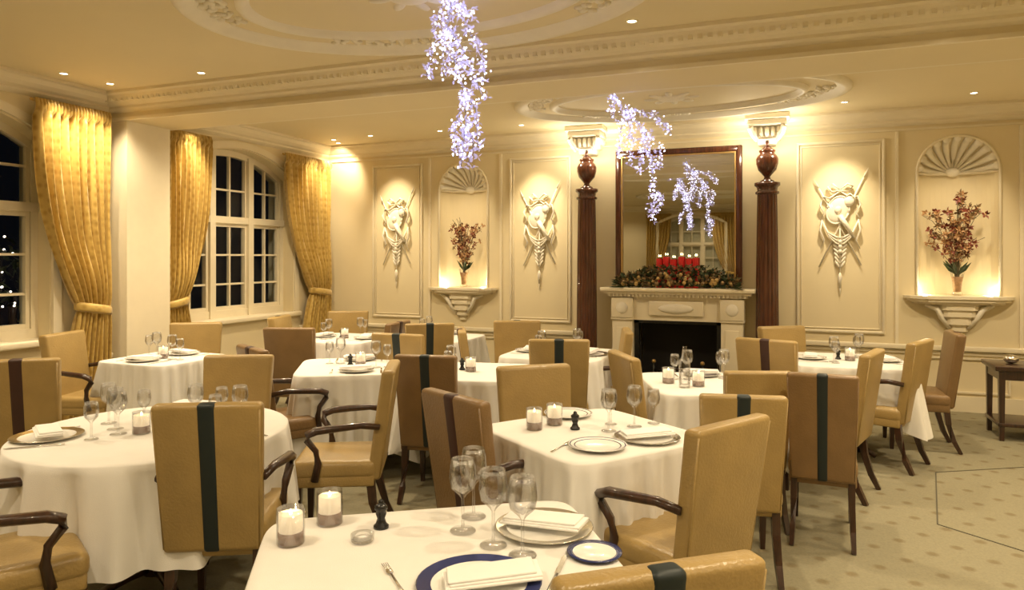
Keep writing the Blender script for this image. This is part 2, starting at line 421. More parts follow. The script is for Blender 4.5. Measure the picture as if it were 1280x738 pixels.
curtain(TL(5.575),.60,1,2.93,seed=3)
curtain(TL(8.38),.96,-1,2.93,seed=4)
def TR(x): return Matrix(((1,0,0,x),(0,1,0,YR+.12),(0,0,1,0),(0,0,0,1)))
curtain(TR(-4.0),.75,1,2.9,seed=5); curtain(TR(-1.35),.75,-1,2.9,seed=6)

# ceiling ovals
def oval(cx,cy,ax,ay):
    b_=MB()
    def ring(ra,rb,prof):
        n=72; vs=[]; fs=[]; k=len(prof)
        for i in range(n):
            a=2*pi*i/n
            for (o,z) in prof: vs.append((cx+(ra+o)*math.cos(a),cy+(rb+o)*math.sin(a),ZC+z))
        for i in range(n):
            for j in range(k-1):
                i2=(i+1)%n; fs.append((i*k+j,i*k+j+1,i2*k+j+1,i2*k+j))
        b_.add(vs,fs,M_plaster,True)
    ring(ax,ay,[(0,0),(0,-.03),(-.03,-.05),(-.07,-.045),(-.09,-.02),(-.13,-.012),(-.14,0)])
    ring(ax-.36,ay-.36,[(0,0),(-.005,-.03),(-.04,-.045),(-.07,-.02),(-.09,0)])
    n=90
    for i in range(n):
        a=2*pi*i/n
        if math.sin(a*4)>-.2:
            for q in range(3):
                o=-.17-.05*q+R.uniform(-.02,.02); aa=a+R.uniform(-.02,.02)
                b_.ell((cx+(ax+o)*math.cos(aa),cy+(ay+o)*math.sin(aa),ZC-.006),(R.uniform(.02,.045),R.uniform(.015,.03),.016),M_plaster,Matrix.Rotation(R.uniform(0,3),3,'Z'),8,5)
    b_.ell((cx,cy,ZC),(.14,.14,.03),M_plaster,None,20,6)
    for i in range(8):
        a=2*pi*i/8; b_.ell((cx+.18*math.cos(a),cy+.18*math.sin(a),ZC),(.09,.035,.02),M_plaster,Matrix.Rotation(a,3,'Z'),10,6)
    b_.obj('ceiling_plaster_oval')
oval(-2.1,3.72,1.5,1.05); oval(-1.05,7.05,1.6,.98); oval(-2.1,-1.2,1.5,1.05)

# ------------------------------------------------------------------ trophies (low-relief hanging trophies of arms)
def trophy():
    b_=MB(); P=M_plaster
    def pole(p,q,r=.010,tip=True):
        b_.tube([(p[0],-.022,p[1]),(q[0],-.026,q[1])],r,P,6)
        if tip:
            dx,dz=q[0]-p[0],q[1]-p[1]; l=math.hypot(dx,dz); dx/=l; dz/=l
            b_.tube([(q[0],-.026,q[1]),(q[0]+dx*.03,-.026,q[1]+dz*.03),(q[0]+dx*.11,-.026,q[1]+dz*.11)],[.008,.018,.001],P,6,sy=.5)
    pole((-.20,-.46),(.22,.46),.008); pole((.20,-.44),(-.20,.36),.008); pole((0,.2),(0,-.66),.008)
    for s_ in (-1,1):
        b_.tube([(0,-.03,.34),(s_*.07,-.045,.40),(s_*.12,-.04,.37),(s_*.08,-.04,.32),(0,-.035,.33)],[.012,.022,.025,.02,.012],P,8,sy=.45)
        b_.tube([(s_*.01,-.03,.32),(s_*.10,-.045,.25),(s_*.16,-.035,.27),(s_*.19,-.045,.18),(s_*.15,-.035,.10),(s_*.20,-.04,.02)],[.014,.022,.018,.024,.018,.004],P,8,sy=.45)
    rt=Matrix.Rotation(.35,3,'Y')
    b_.ell((-.02,-.03,.13),(.10,.022,.14),P,rt,20,8)
    ring=[Vector((.105*math.cos(t),0,.145*math.sin(t))) for t in [2*pi*i/24 for i in range(25)]]
    b_.tube([rt@p+Vector((-.02,-.035,.13)) for p in ring],.009,P,6)
    b_.ell((-.02,-.05,.13),(.035,.02,.04),P,rt)
    b_.ell((.085,-.04,.22),(.05,.03,.055),P); b_.tube([(.05,-.05,.26),(.09,-.055,.295),(.135,-.05,.25),(.14,-.04,.19)],[.008,.016,.014,.004],P,8,sy=.6)
    b_.tube([(.13,-.035,-.16),(.05,-.045,-.02),(.0,-.04,.07)],[.028,.042,.045],P,10,sy=.6)
    for k in range(3): b_.tube([(.0-.02*k,-.04,.06),(-.05-.03*k,-.04,.17+.01*k)],[.004,.010],P,5)
    for s_ in (-1,1):
        for q in range(3):
            o=.025*q
            b_.tube([(s_*(.17-o*.5),-.025-.006*q,.02-o),(s_*(.12-o*.4),-.04,-.10-o),(s_*(.04),-.045,-.15-o*1.3),(0,-.04,-.16-o*1.4)],[.010,.017,.017,.012],P,8,sy=.6)
        b_.tube([(s_*.17,-.03,.03),(s_*.19,-.04,-.08),(s_*.15,-.03,-.18),(s_*.19,-.035,-.28)],[.016,.024,.018,.005],P,8,sy=.45)
    for s_ in (-1,1):
        for q in range(7):
            z=-.16-.045*q; a=s_*(.9-.07*q)
            b_.ell((s_*(.045-.003*q),-.03,z),(.014,.014,.042),P,Matrix.Rotation(a,3,'Y'),8,6)
    for q in range(3): b_.ell((0,-.04,-.20-.05*q),(.022,.022,.026),P)
    b_.tube([(0,-.03,-.52),(0,-.03,-.56),(0,-.03,-.68)],[.008,.022,.010],P,8)
    b_.v=[(x,min(y,-.0005),z) for x,y,z in b_.v]
    return b_.mesh('plaster_armour_trophy')
tm=trophy()
for x in (-4.97,-2.91,.54,2.76): place(tm,'plaster_armour_trophy',(x,YB-.0005,1.97),scale=(1.05,1.15,1.05))

# ------------------------------------------------------------------ columns with urns
def column():
    b_=MB()
    b_.box((0,0,.06),(.34,.34,.12),M_mahog); b_.lathe([(.001,.12),(.165,.12),(.165,.15),(.14,.17),(.15,.19),(.135,.21)],M_mahog,seg=28)
    fl=lambda a,z: 1-.07*(.5+.5*math.cos(a*16))**2
    b_.lathe([(.125,.21),(.122,.8),(.115,1.6),(.105,2.28)],M_mahog,seg=128,flute=fl)
    b_.lathe([(.105,2.28),(.125,2.29),(.125,2.31),(.105,2.32),(.11,2.36),(.135,2.38),(.135,2.41),(.001,2.412)],M_mahog,seg=28)
    b_.lathe([(.001,2.41),(.075,2.41),(.075,2.43),(.04,2.45),(.03,2.475),(.05,2.50),(.095,2.55),(.115,2.62),(.118,2.67),(.10,2.71),(.075,2.73),(.085,2.75),(.09,2.765),(.06,2.78),(.03,2.81),(.001,2.82)],M_mahog,seg=28)
    return b_.mesh('mahogany_column')
cm=column()
CX=[(-2.24),(-.20)]
for x in CX: place(cm,'mahogany_column',(x,8.30,0))
for x in CX:
    b_=MB()
    b_.rbox((0,.02,ZC-.031),(.46,.40,.06),.012,M_plaster); b_.rbox((0,.02,3.055),(.40,.36,.07),.02,M_plaster)
    b_.rbox((0,.06,2.96),(.30,.30,.14),.03,M_plaster); b_.rbox((0,.10,2.87),(.20,.22,.08),.025,M_plaster)
    for s_ in (-1,1):
        for q in range(5):
            b_.ell((s_*.16,-.10+.07*q,2.99),(.03,.04,.045),M_plaster)
        b_.tube([(s_*.1,-.09,2.86),(s_*.14,-.12,2.93),(s_*.18,-.13,3.0),(s_*.15,-.15,3.02)],[.02,.028,.03,.015],M_plaster,8)
    for q in range(5): b_.ell((-.12+.06*q,-.10,2.96),(.026,.03,.06),M_plaster)
    b_.tube([(0,-.03,2.80),(0,0,2.87)],.018,M_mahog,8)
    b_.obj('plaster_column_capital',(x,8.30,0))

# ------------------------------------------------------------------ fireplace
b_=MB(); P=M_trim
b_.rbox((0,-.16,1.215),(1.74,.32,.045),.012,P); b_.box((0,-.145,1.18),(1.66,.29,.03),P); b_.box((0,-.125,1.15),(1.58,.25,.035),P)
for i in range(34): b_.box((-.76+i*.046,-.262,1.15),(.022,.025,.03),P)
b_.box((0,-.1,.995),(1.46,.20,.275),P)
b_.rbox((0,-.215,1.0),(.62,.03,.17),.01,P); b_.ell((0,-.235,1.0),(.2,.02,.055),M_plaster)
for s_ in (-1,1):
    b_.rbox((s_*.62,-.11,.43),(.24,.22,.86),.008,P); b_.rbox((s_*.62,-.225,.47),(.15,.02,.6),.006,P)
    b_.rbox((s_*.62,-.13,.07),(.28,.26,.14),.01,P); b_.rbox((s_*.62,-.125,1.0),(.26,.25,.24),.01,P)
    b_.ell((s_*.62,-.25,1.0),(.07,.02,.07),M_plaster); b_.rbox((s_*.62,-.12,.87),(.27,.24,.03),.008,P)
    b_.box((s_*.475,-.06,.43),(.06,.10,.86),M_black)
    b_.box((s_*.46,-.02,.3),(.04,.1,.6),M_soot)
b_.box((0,-.06,.84),(1.0,.10,.05),M_black)
b_.box((0,.16,.41),(.90,.02,.8),M_soot)
for i in range(9): b_.tube([(-.24+i*.06,-.02,.12),(-.24+i*.06,-.05,.26)],.009,M_black,6)
b_.tube([(-.28,-.05,.26),(.28,-.05,.26)],.012,M_black,6); b_.tube([(-.28,-.02,.12),(.28,-.02,.12)],.012,M_black,6)
for s_ in (-1,1): b_.tube([(s_*.28,-.04,.001),(s_*.28,-.04,.34)],.014,M_black,6); b_.ell((s_*.28,-.04,.36),(.025,.025,.025),M_gilt)
for i in range(3): b_.tube([(-.22,.02+i*.04,.17+i*.03),(.22,.04+i*.03,.18+i*.03)],.035,M_wood,8)
b_.rbox((0,-.25,.02),(1.6,.5,.04),.008,M_soot)
b_.obj('fireplace',(FX,YB-.002,0))

# mirror
b_=MB(); x0,x1,z0,z1=FX-.74,FX+.72,1.27,2.87
for c,d in ((((x0+x1)/2,8.49,z0+.035),(x1-x0,.06,.07)),(((x0+x1)/2,8.49,z1-.035),(x1-x0,.06,.07)),((x0+.035,8.49,(z0+z1)/2),(.07,.061,z1-z0)),((x1-.035,8.49,(z0+z1)/2),(.07,.061,z1-z0))): b_.rbox(c,d,.014,M_mahog,2)
for c,d in ((((x0+x1)/2,8.48,z0+.078),(x1-x0-.14,.03,.016)),(((x0+x1)/2,8.48,z1-.078),(x1-x0-.14,.03,.016)),((x0+.078,8.48,(z0+z1)/2),(.016,.031,z1-z0-.14)),((x1-.078,8.48,(z0+z1)/2),(.016,.031,z1-z0-.14))): b_.box(c,d,M_gilt)
b_.box(((x0+x1)/2,8.505,(z0+z1)/2),(x1-x0-.1,.02,z1-z0-.1),M_mirror)
b_.obj('wall_mirror')

def leaf(b_,p,l,w,mat,dirv,R_=R):
    d=Vector(dirv).normalized(); s_=d.cross(Vector((R_.uniform(-1,1),R_.uniform(-1,1),R_.uniform(-1,1)))).normalized(); n_=d.cross(s_)
    p=Vector(p)
    b_.add([p,p+d*l*.5+s_*w/2+n_*w*.15,p+d*l,p+d*l*.5-s_*w/2+n_*w*.15,p+d*l*.5],[(0,1,4),(1,2,4),(2,3,4),(3,0,4)],mat,False)
# mantel garland + red candles
b_=MB()
for i in range(850):
    x=R.uniform(-.68,.68); h=.19*(1-(abs(x)/.75)**2)+.05
    z=R.uniform(.0,h); y=R.uniform(-.10,.0)
    d=(x*.8+R.uniform(-1,1),R.uniform(-1.2,.2),R.uniform(-.3,.9))
    leaf(b_,(x,y,z+.01),R.uniform(.05,.10),R.uniform(.02,.045),M_leaf if R.random()<.68 else M_leaf2,d)
for i in range(90):
    x=R.uniform(-.62,.62); h=.15*(1-(abs(x)/.72)**2)+.03
    r=R.uniform(.012,.028); b_.ell((x,R.uniform(-.14,-.06),R.uniform(.03,h)),(r,r,r),R.choice([M_berry,M_leaf2,M_berry,M_leaf2]),None,8,6)
b_.tube([(-.68,-.02,.02),(0,-.04,.05),(.68,-.02,.02)],.02,M_leaf,6)
for o in range(12):
    x=R.choice([-1,1])*R.uniform(.55,.68); leaf(b_,(x,-.1,.02),.14,.05,M_leaf,(x,-.6,-.4))
b_.v=[(x,min(y,.03),max(z,.003)) for x,y,z in b_.v]
b_.obj('mantel_foliage_garland',(FX,8.36,1.238))
for i,x in enumerate((-.21,-.13,-.045,.045,.13,.21)):
    b_=MB(); h=(.34,.36,.33,.36,.34,.35)[i]
    b_.cyl((0,0,0),.032,h,M_red,16); b_.tube([(0,0,h),(0,0,h+.02)],.002,M_black,5); b_.lathe([(.0005,h+.018),(.005,h+.025),(.0005,h+.045)],M_flame,seg=8)
    b_.obj('red_pillar_candle',(FX+.0+x,8.425,1.2385))

# niche flower vases
def vase(sc_,seed):
    R2=random.Random(seed); b_=MB()
    b_.lathe([(.001,0),(.04,0),(.055,.01),(.038,.04),(.045,.13),(.065,.23),(.067,.24)],M_glass,seg=20)
    b_.lathe([(.001,.03),(.034,.035),(.040,.12),(.055,.19),(.001,.19)],M_orchid2,seg=16)
    for i in range(26):
        a=R2.uniform(0,2*pi); l=R2.uniform(.30,.84)*sc_; sp=R2.uniform(.05,.30)*sc_
        dx=math.cos(a)*sp; dy=math.sin(a)*sp*.3-.03
        pts=[(0,0,.05)]+[(dx*t**1.4,dy*t**1.4,.15+l*math.sin(t*1.45)) for t in (.2,.4,.6,.8,1)]
        b_.tube(pts,.003,M_stem,5)
        for t in (.4,.52,.64,.75,.87,1.0):
            if R2.random()<.72:
                c=Vector((dx*t**1.4,dy*t**1.4,.15+l*math.sin(t*1.45)))+Vector((R2.uniform(-.03,.03),R2.uniform(-.03,.01),R2.uniform(-.03,.03)))
                mt=M_orchid if R2.random()<.45 else (M_orchid2 if R2.random()<.55 else M_leaf2)
                for k in range(6):
                    an=2*pi*k/6+R2.random(); leaf(b_,c,.045*sc_*R2.uniform(.8,1.3),.028*sc_,mt,(math.cos(an),-.5,math.sin(an)),R2)
                b_.ell(c+Vector((0,-.01,0)),(.009,.009,.009),M_orchid2,None,6,5)
    for i in range(10):
        a=R2.uniform(0,2*pi); leaf(b_,(0,0,.2),.2,.04,M_leaf,(math.cos(a),math.sin(a)*.5-.2,.9),R2)
    return b_
vase(.95,3).obj('orchid_vase',(-3.98,YB+.02,1.2005)); vase(1.08,8).obj('orchid_vase',(1.65,YB+.02,1.2005))

# ------------------------------------------------------------------ chairs
def chair(leather, stripe, arms):
    b_=MB(); H=.97
    b_.rbox((0,.0,.425),(.46,.46,.10),.035,leather,4); b_.rbox((0,0,.365),(.445,.44,.07),.012,leather,2)
    def bk(p):
        t=(p.z-.36)/(H-.36)
        w=.92+.10*t
        return (p.x*w, p.y-.215-.085*t, p.z)
    b_.rbox((0,0,.36+(H-.36)/2),(.46,.075,H-.36),.022,leather,4,fn=bk)
    if stripe: b_.rbox((0,-.012,.358+(H+.008-.36)/2),(.082,.062,H+.004-.36),.02,stripe,4,fn=bk)
    for s_ in (-1,1):
        b_.tube([bk(Vector((s_*.222,-.031,.38))),bk(Vector((s_*.222,-.031,.66))),bk(Vector((s_*.222,-.031,.945)))],.0045,leather,6)
        b_.tube([(s_*.195,.195,.36),(s_*.195,.195,.33),(s_*.195,.20,.0)],[.033,.033,.02],M_wood,4,smooth=False)
        b_.tube([(s_*.19,-.195,.38),(s_*.19,-.21,.24),(s_*.195,-.25,.1),(s_*.20,-.30,0)],[.032,.03,.025,.02],M_wood,4,smooth=False)
        if arms:
            b_.tube([(s_*.225,-.25,.66),(s_*.245,-.15,.675),(s_*.262,-.02,.665),(s_*.268,.08,.655),(s_*.265,.13,.635),(s_*.255,.135,.60),(s_*.245,.09,.54),(s_*.235,.08,.47),(s_*.228,.10,.37)],[.02,.022,.024,.026,.026,.022,.02,.02,.022],M_wood,8,sx=1.0,sy=.85)
    return b_.mesh('dining_chair')
CH={}
def getch(k):
    if k not in CH:
        lt,st,ar=k
        CH[k]=chair({'t':M_tan,'b':M_tan_shaded}[lt],{'n':M_navy,'m':M_maroon,'-':None}[st],ar=='a')
    return CH[k]
def put_chair(xr,d,phi,kind,zs=1.0,ws=1.0):
    ph=math.radians(phi); x,y=pl(xr+.28*math.sin(ph), d+.28*math.cos(ph))
    place(getch(kind),'dining_chair',(x,y,0),YAW-ph,scale=(ws,1,zs))
chairs=[
 (-1.24,2.92,-6,'tna',1.035,.93),(-2.14,2.56,50,'t-a',1),(-3.05,4.40,-15,'tm-',1),
 (-3.72,5.92,95,'t-a',1),(-3.02,6.80,168,'t--',1),(-1.75,4.55,178,'t--',1,.93),
 (-1.98,6.35,5,'b--',1),(-1.80,4.98,50,'bma',1),(-.72,4.15,-95,'t-a',1),
 (-.55,4.58,10,'bn-',1,.88),(.13,4.12,163,'t--',1,.95),(-.25,3.27,50,'bma',1),
 (.82,2.74,-38,'t-a',1),(.30,1.47,-17,'tna',1),(1.12,3.46,10,'tn-',.96,.88),
 (1.42,4.12,2,'t--',.97,.84),(1.70,3.90,24,'bn-',.99,.78),(2.38,4.74,-52,'t--',1),
 (3.05,5.35,-45,'t-a',1),(3.68,5.95,-70,'bm-',1),(1.95,5.45,40,'tm-',1),(2.45,6.45,165,'t--',1),
 (.36,5.45,3,'tn-',1),(.98,6.15,-85,'t-a',1),(.74,4.62,80,'t--',1),(-.93,5.85,20,'tn-',1),(-.42,6.2,85,'tm-',1),
 (-.78,6.75,-10,'tn-',1),(-1.12,6.9,-75,'bm-',1),(-2.45,7.55,95,'tn-',1),(.05,7.0,178,'tn-',1),(-1.9,8.25,175,'t--',1),
]
for c in chairs: put_chair(*c)

# ------------------------------------------------------------------ tables
def table(xr,d,rot,hx,hy=None,round_=False,corner=8,seed=0,drop=.42,flare=1.0):
    hy=hy or hx; R2=random.Random(seed)
    x,y=pl(xr,d); rz=YAW+math.radians(rot)
    b_=MB()
    b_.lathe([(.001,.70),(min(hx,hy)*.93,.70),(min(hx,hy)*.93,.735),(.001,.735)],M_wood,seg=32)
    b_.lathe([(.001,.03),(.06,.05),(.045,.09),(.035,.3),(.04,.62),(.09,.70),(.001,.70)],M_wood,seg=16)
    for i in range(4):
        a=pi/4+pi/2*i; b_.tube([(0,0,.09),(.12*math.cos(a),.12*math.sin(a),.07),(.25*math.cos(a),.25*math.sin(a),.025)],[.035,.03,.022],M_wood,6)
    t_=b_.obj('dining_table',(x,y,0),rz)
    b_=MB(); N=288; vs=[]; fs=[]; ph=R2.uniform(0,6)
    def outl(a,k=1):
        c,s_=math.cos(a),math.sin(a)
        if round_: return hx*k*c,hx*k*s_
        r=(abs(c)**corner+abs(s_)**corner)**(-1/corner)
        return hx*k*r*c,hy*k*r*s_
    rings=[]
    for k in (.2,.4,.6,.8,.93): rings.append([(*outl(2*pi*i/N,k),.75) for i in range(N)])
    rings.append([(*outl(2*pi*i/N,.99),.7495) for i in range(N)])
    rings.append([(*outl(2*pi*i/N,1.003),.742) for i in range(N)])
    nj=14
    for j in range(1,nj+1):
        t=j/nj; rg=[]
        for i in range(N):
            a=2*pi*i/N; px,py=outl(a,1.004)
            cornerness=0 if round_ else max(0,math.cos(4*(a-pi/4)))**3
            if round_:
                off=.03*t+.045*t**.6*(math.sin(13*a+ph)+.4*math.sin(29*a+ph*2)); dr=drop
            else:
                off=flare*(t*(.018+.08*cornerness)+t**.7*(.022*math.sin(18*a+ph)+.010*math.sin(41*a+ph)+.045*cornerness*math.sin(30*a+ph))); dr=drop+.09*cornerness
            n_=math.hypot(px,py); rg.append((px+off*px/n_,py+off*py/n_,.742-dr*t))
        rings.append(rg)
    for rg in rings: vs+=rg
    for j in range(len(rings)-1):
        for i in range(N):
            i2=(i+1)%N; fs.append((j*N+i,j*N+i2,(j+1)*N+i2,(j+1)*N+i))
    fs.append(tuple(range(N)))
    b_.add(vs,fs,M_cloth,True); b_.obj('tablecloth',parent=t_)
    return (x,y,rz)

# tableware meshes
def wine(h=.20,r=.036):
    b_=MB(); b_.lathe([(.001,0),(r*.95,.002),(r*.9,.005),(.006,.012),(.0045,.03),(.0045,h*.45),(.012,h*.5),(r*.85,h*.6),(r,h*.74),(r*.92,h*.9),(r*.82,h),(r*.80,h),(r*.90,h*.9),(r*.97,h*.74),(r*.8,h*.61),(.001,h*.515)],M_glass,seg=20); return b_.mesh('wine_glass')
W1,W2=wine(.205,.040),wine(.175,.033)
b_=MB(); b_.lathe([(.001,0),(.038,0),(.041,.004),(.041,.105),(.038,.105),(.038,.006),(.001,.006)],M_glass,seg=24)
b_.lathe([(.001,.006),(.037,.006),(.037,.038),(.001,.038)],M_amber,seg=20); b_.lathe([(.001,.038),(.035,.038),(.035,.09),(.030,.088),(.001,.084)],M_wax,seg=20)
b_.lathe([(.0005,.086),(.005,.089),(.0045,.094),(.0005,.103)],M_flame,seg=8); CAN=b_.mesh('candle_jar')
b_=MB(); b_.lathe([(.001,.004),(.05,.004),(.075,.007),(.1,.013)],M_china,seg=40); b_.lathe([(.1,.013),(.105,.014)],M_blue,seg=40); b_.lathe([(.105,.014),(.12,.017)],M_china,seg=40); b_.lathe([(.12,.017),(.125,.018)],M_blue,seg=40); b_.lathe([(.125,.018),(.13,.019),(.128,.016),(.07,.001),(.001,0)],M_china,seg=40); PL=b_.mesh('dinner_plate')
b_=MB(); b_.lathe([(.001,.003),(.10,.003),(.118,.009)],M_china,seg=40); b_.lathe([(.118,.009),(.150,.014)],M_silver,seg=40); b_.lathe([(.150,.014),(.153,.013),(.11,.001),(.001,0)],M_silver,seg=40); CHG=b_.mesh('silver_charger_plate')
b_=MB(); b_.lathe([(.001,.003),(.10,.003),(.125,.009)],M_china,seg=40); b_.lathe([(.125,.009),(.16,.014)],M_blue,seg=40); b_.lathe([(.16,.014),(.163,.013),(.11,.001),(.001,0)],M_blue,seg=40); CHB=b_.mesh('blue_rimmed_charger')
b_=MB(); b_.lathe([(.001,.003),(.05,.003),(.062,.008)],M_china,seg=32); b_.lathe([(.062,.008),(.078,.011),(.079,.009),(.05,.001),(.001,0)],M_blue,seg=32); SP=b_.mesh('side_plate')
b_=MB()
for i,(dx,dy) in enumerate(((0,0),(.006,.004),(-.003,.006))):
    b_.rbox((dx,dy,.005+i*.006),(.25-.01*i,.105-.006*i,.007),.003,M_nap,3,fn=lambda p:(p.x,p.y+.012*math.sin(p.x*16),p.z+.004+.004*math.sin(p.x*22)))
NAP=b_.mesh('folded_napkin')
b_=MB(); b_.tube([(0,-.10,.004),(0,-.04,.004),(0,.03,.005)],[.006,.004,.0035],M_silver,6,sy=.35); b_.ell((0,.045,.005),(.010,.018,.002),M_silver)
for k in (-1.5,-.5,.5,1.5): b_.tube([(k*.005,.055,.005),(k*.005,.10,.005)],[.0018,.001],M_silver,4)
FK=b_.mesh('dinner_fork')
b_=MB(); b_.tube([(0,-.11,.004),(0,-.03,.004),(0,0,.004)],[.0065,.006,.004],M_silver,6,sy=.4); b_.box((0,.055,.003),(.014,.11,.0015),M_silver); b_.ell((0,.11,.003),(.007,.015,.0008),M_silver); KN=b_.mesh('dinner_knife')
b_=MB(); b_.lathe([(.001,0),(.024,0),(.024,.008),(.017,.014),(.012,.03),(.017,.045),(.013,.052),(.02,.058),(.021,.068),(.012,.076),(.008,.078),(.01,.084),(.001,.09)],M_black,seg=20); MILL=b_.mesh('pepper_mill')
b_=MB(); b_.lathe([(.001,0),(.028,0),(.034,.006),(.035,.024),(.031,.024),(.028,.008),(.001,.006)],M_glass,seg=20); b_.lathe([(.001,.009),(.028,.011),(.001,.016)],M_nap,seg=14); SALT=b_.mesh('glass_salt_dish')
b_=MB(); b_.lathe([(.001,0),(.035,0),(.037,.01),(.037,.15),(.030,.18),(.014,.21),(.013,.26),(.015,.265),(.001,.265)],M_glass,seg=20); b_.lathe([(.001,.02),(.033,.02),(.033,.12),(.001,.12)],M_glass,seg=16); BOT=b_.mesh('water_bottle')
ZT=.7508
def on(me,name,xr,d,rz=0,z=ZT):
    x,y=pl(xr,d); return place(me,name,(x,y,z),YAW+math.radians(rz))
def dress(tb,half,sides,seed,candle=True,glass=True):
    x,y,rz=tb; R2=random.Random(seed)
    def L(u,v_): return (x+u*math.cos(rz)-v_*math.sin(rz), y+u*math.sin(rz)+v_*math.cos(rz))
    for sd in sides:
        a=math.radians(sd)
        ux,uy=math.cos(a),math.sin(a); tx,ty=-uy,ux
        k=half-.16
        def Q(rad,lat): return L(ux*rad+tx*lat,uy*rad+ty*lat)
        ang=rz+a+pi/2
        px,py=Q(k,0); place(R2.choice([PL,PL,CHG]) if half<.5 else CHG,'dinner_plate',(px,py,ZT),ang)
        place(NAP,'folded_napkin',(px,py,ZT+.0195),ang+R2.uniform(-.3,.3))
        qx,qy=Q(k,-.18); place(FK,'dinner_fork',(qx,qy,ZT),ang+pi); qx,qy=Q(k,.18); place(KN,'dinner_knife',(qx,qy,ZT),ang+pi)
        if glass:
            qx,qy=Q(k-.16,.14); place(W1,'wine_glass',(qx,qy,ZT)); qx,qy=Q(k-.16,.225); place(W2,'wine_glass',(qx,qy,ZT))
    if candle:
        qx,qy=L(.02,-.03); place(CAN,'candle_jar',(qx,qy,ZT)); qx,qy=L(-.06,.03); place(MILL,'pepper_mill',(qx,qy,ZT))

T1=table(-1.75,3.5,0,.62,round_=True,seed=1,drop=.44)
dress(T1,.62,(90,200,330),1,candle=False,glass=False)
on(CAN,'candle_jar',-1.78,3.42); on(W1,'wine_glass',-1.95,3.5); on(W2,'wine_glass',-1.86,3.60); on(W1,'wine_glass',-2.05,3.62); on(W2,'wine_glass',-1.95,3.30)
on(W1,'wine_glass',-1.60,3.60); on(W2,'wine_glass',-1.50,3.68); on(MILL,'pepper_mill',-1.68,3.4); on(W1,'wine_glass',-1.36,3.56); on(W2,'wine_glass',-1.45,3.48); on(W1,'wine_glass',-1.88,3.40)
T2=table(-2.92,5.98,-21,.37,seed=2); dress(T2,.37,(90,270),2)
T3=table(-1.2,5.55,10,.45,seed=3,drop=.55); dress(T3,.45,(90,270),3)
T4=table(-.32,5.3,-10,.42,seed=4); dress(T4,.42,(180,),4)
T5=table(.42,6.28,-21,.44,seed=5,drop=.5); dress(T5,.44,(0,180),5)
T6=table(.39,3.45,32,.42,seed=6,drop=.40)
T7=table(-.20,1.95,12,.50,.46,corner=12,seed=7,flare=.45)
T8=table(1.35,4.80,0,.44,seed=8); dress(T8,.44,(0,90),8,candle=False)
T9=table(2.75,5.85,-15,.44,seed=9); dress(T9,.44,(0,180),9)
T11=table(-1.75,7.45,-21,.42,seed=11); dress(T11,.42,(0,180),11)
T12=table(-.8,7.55,-21,.42,seed=12); dress(T12,.42,(90,),12)
# T6 ware
on(CAN,'candle_jar',.11,3.50); on(CAN,'candle_jar',.215,3.60); on(MILL,'pepper_mill',.31,3.50)
on(W1,'wine_glass',.47,3.46); on(W1,'wine_glass',.61,3.55); on(W2,'wine_glass',.72,3.62); on(W2,'wine_glass',.50,3.60)
on(PL,'dinner_plate',.38,3.16); on(CHG,'silver_charger_plate',.63,3.32); on(NAP,'folded_napkin',.63,3.32,10,ZT+.0145)
on(PL,'dinner_plate',.30,3.80); on(FK,'dinner_fork',.22,3.17,-30)
# T8 ware
on(CAN,'candle_jar',1.22,4.66); on(CAN,'candle_jar',1.05,4.78); on(BOT,'water_bottle',1.12,4.62)
# T7 ware
on(CAN,'candle_jar',-.655,2.107); on(CAN,'candle_jar',-.58,2.265); on(MILL,'pepper_mill',-.41,2.23); on(SALT,'glass_salt_dish',-.445,2.12)
W7=wine(.225,.043)
on(W7,'wine_glass',-.152,2.20); on(W7,'wine_glass',-.125,2.32); on(W7,'wine_glass',-.055,2.09); on(W7,'wine_glass',.03,2.02)
on(CHG,'silver_charger_plate',.10,2.22); on(NAP,'folded_napkin',.10,2.22,-25,ZT+.0145)
on(SP,'side_plate',.235,2.03); on(CHB,'blue_rimmed_charger',-.085,1.84); on(NAP,'folded_napkin',-.05,1.84,8,ZT+.0145)
on(FK,'dinner_fork',-.31,1.87,25); on(SP,'side_plate',-.32,1.68); on(KN,'dinner_knife',.12,1.90,-15)

# ------------------------------------------------------------------ side table far right
b_=MB()
b_.rbox((0,0,.63),(.95,.5,.04),.008,M_wood); b_.box((0,0,.57),(.88,.44,.08),M_wood); b_.rbox((0,0,.14),(.9,.45,.03),.006,M_wood)
for sx in (-1,1):
    for sy in (-1,1): b_.tube([(sx*.42,sy*.2,.6),(sx*.42,sy*.2,0)],[.035,.025],M_wood,4,smooth=False)
b_.rbox((.1,-.02,.685),(.36,.26,.07),.01,M_wood); b_.ell((-.3,0,.69),(.06,.06,.04),M_silver)
b_.obj('side_table',(2.16,7.50,0))

# carpet seam lines in the floor at right
def seam(name,p,q):
    b_=MB(); p=Vector((*p,.0015)); q=Vector((*q,.0015)); d=(q-p); n_=Vector((-d.y,d.x,0)).normalized()*.004
    z=Vector((0,0,.002)); o=Vector((0,0,-.0015))
    b_.add([p+n_+o,q+n_+o,q-n_+o,p-n_+o,p+n_+z,q+n_+z,q-n_+z,p-n_+z],[(0,1,2,3),(4,5,6,7),(0,1,5,4),(2,3,7,6),(1,2,6,5),(3,0,4,7)],M_seam); b_.obj(name)
seam('trim_40',(1.03,6.05),(.84,4.88)); seam('trim_41',(.84,4.88),(1.55,4.33)); seam('trim_42',(1.03,6.05),(2.2,6.75))

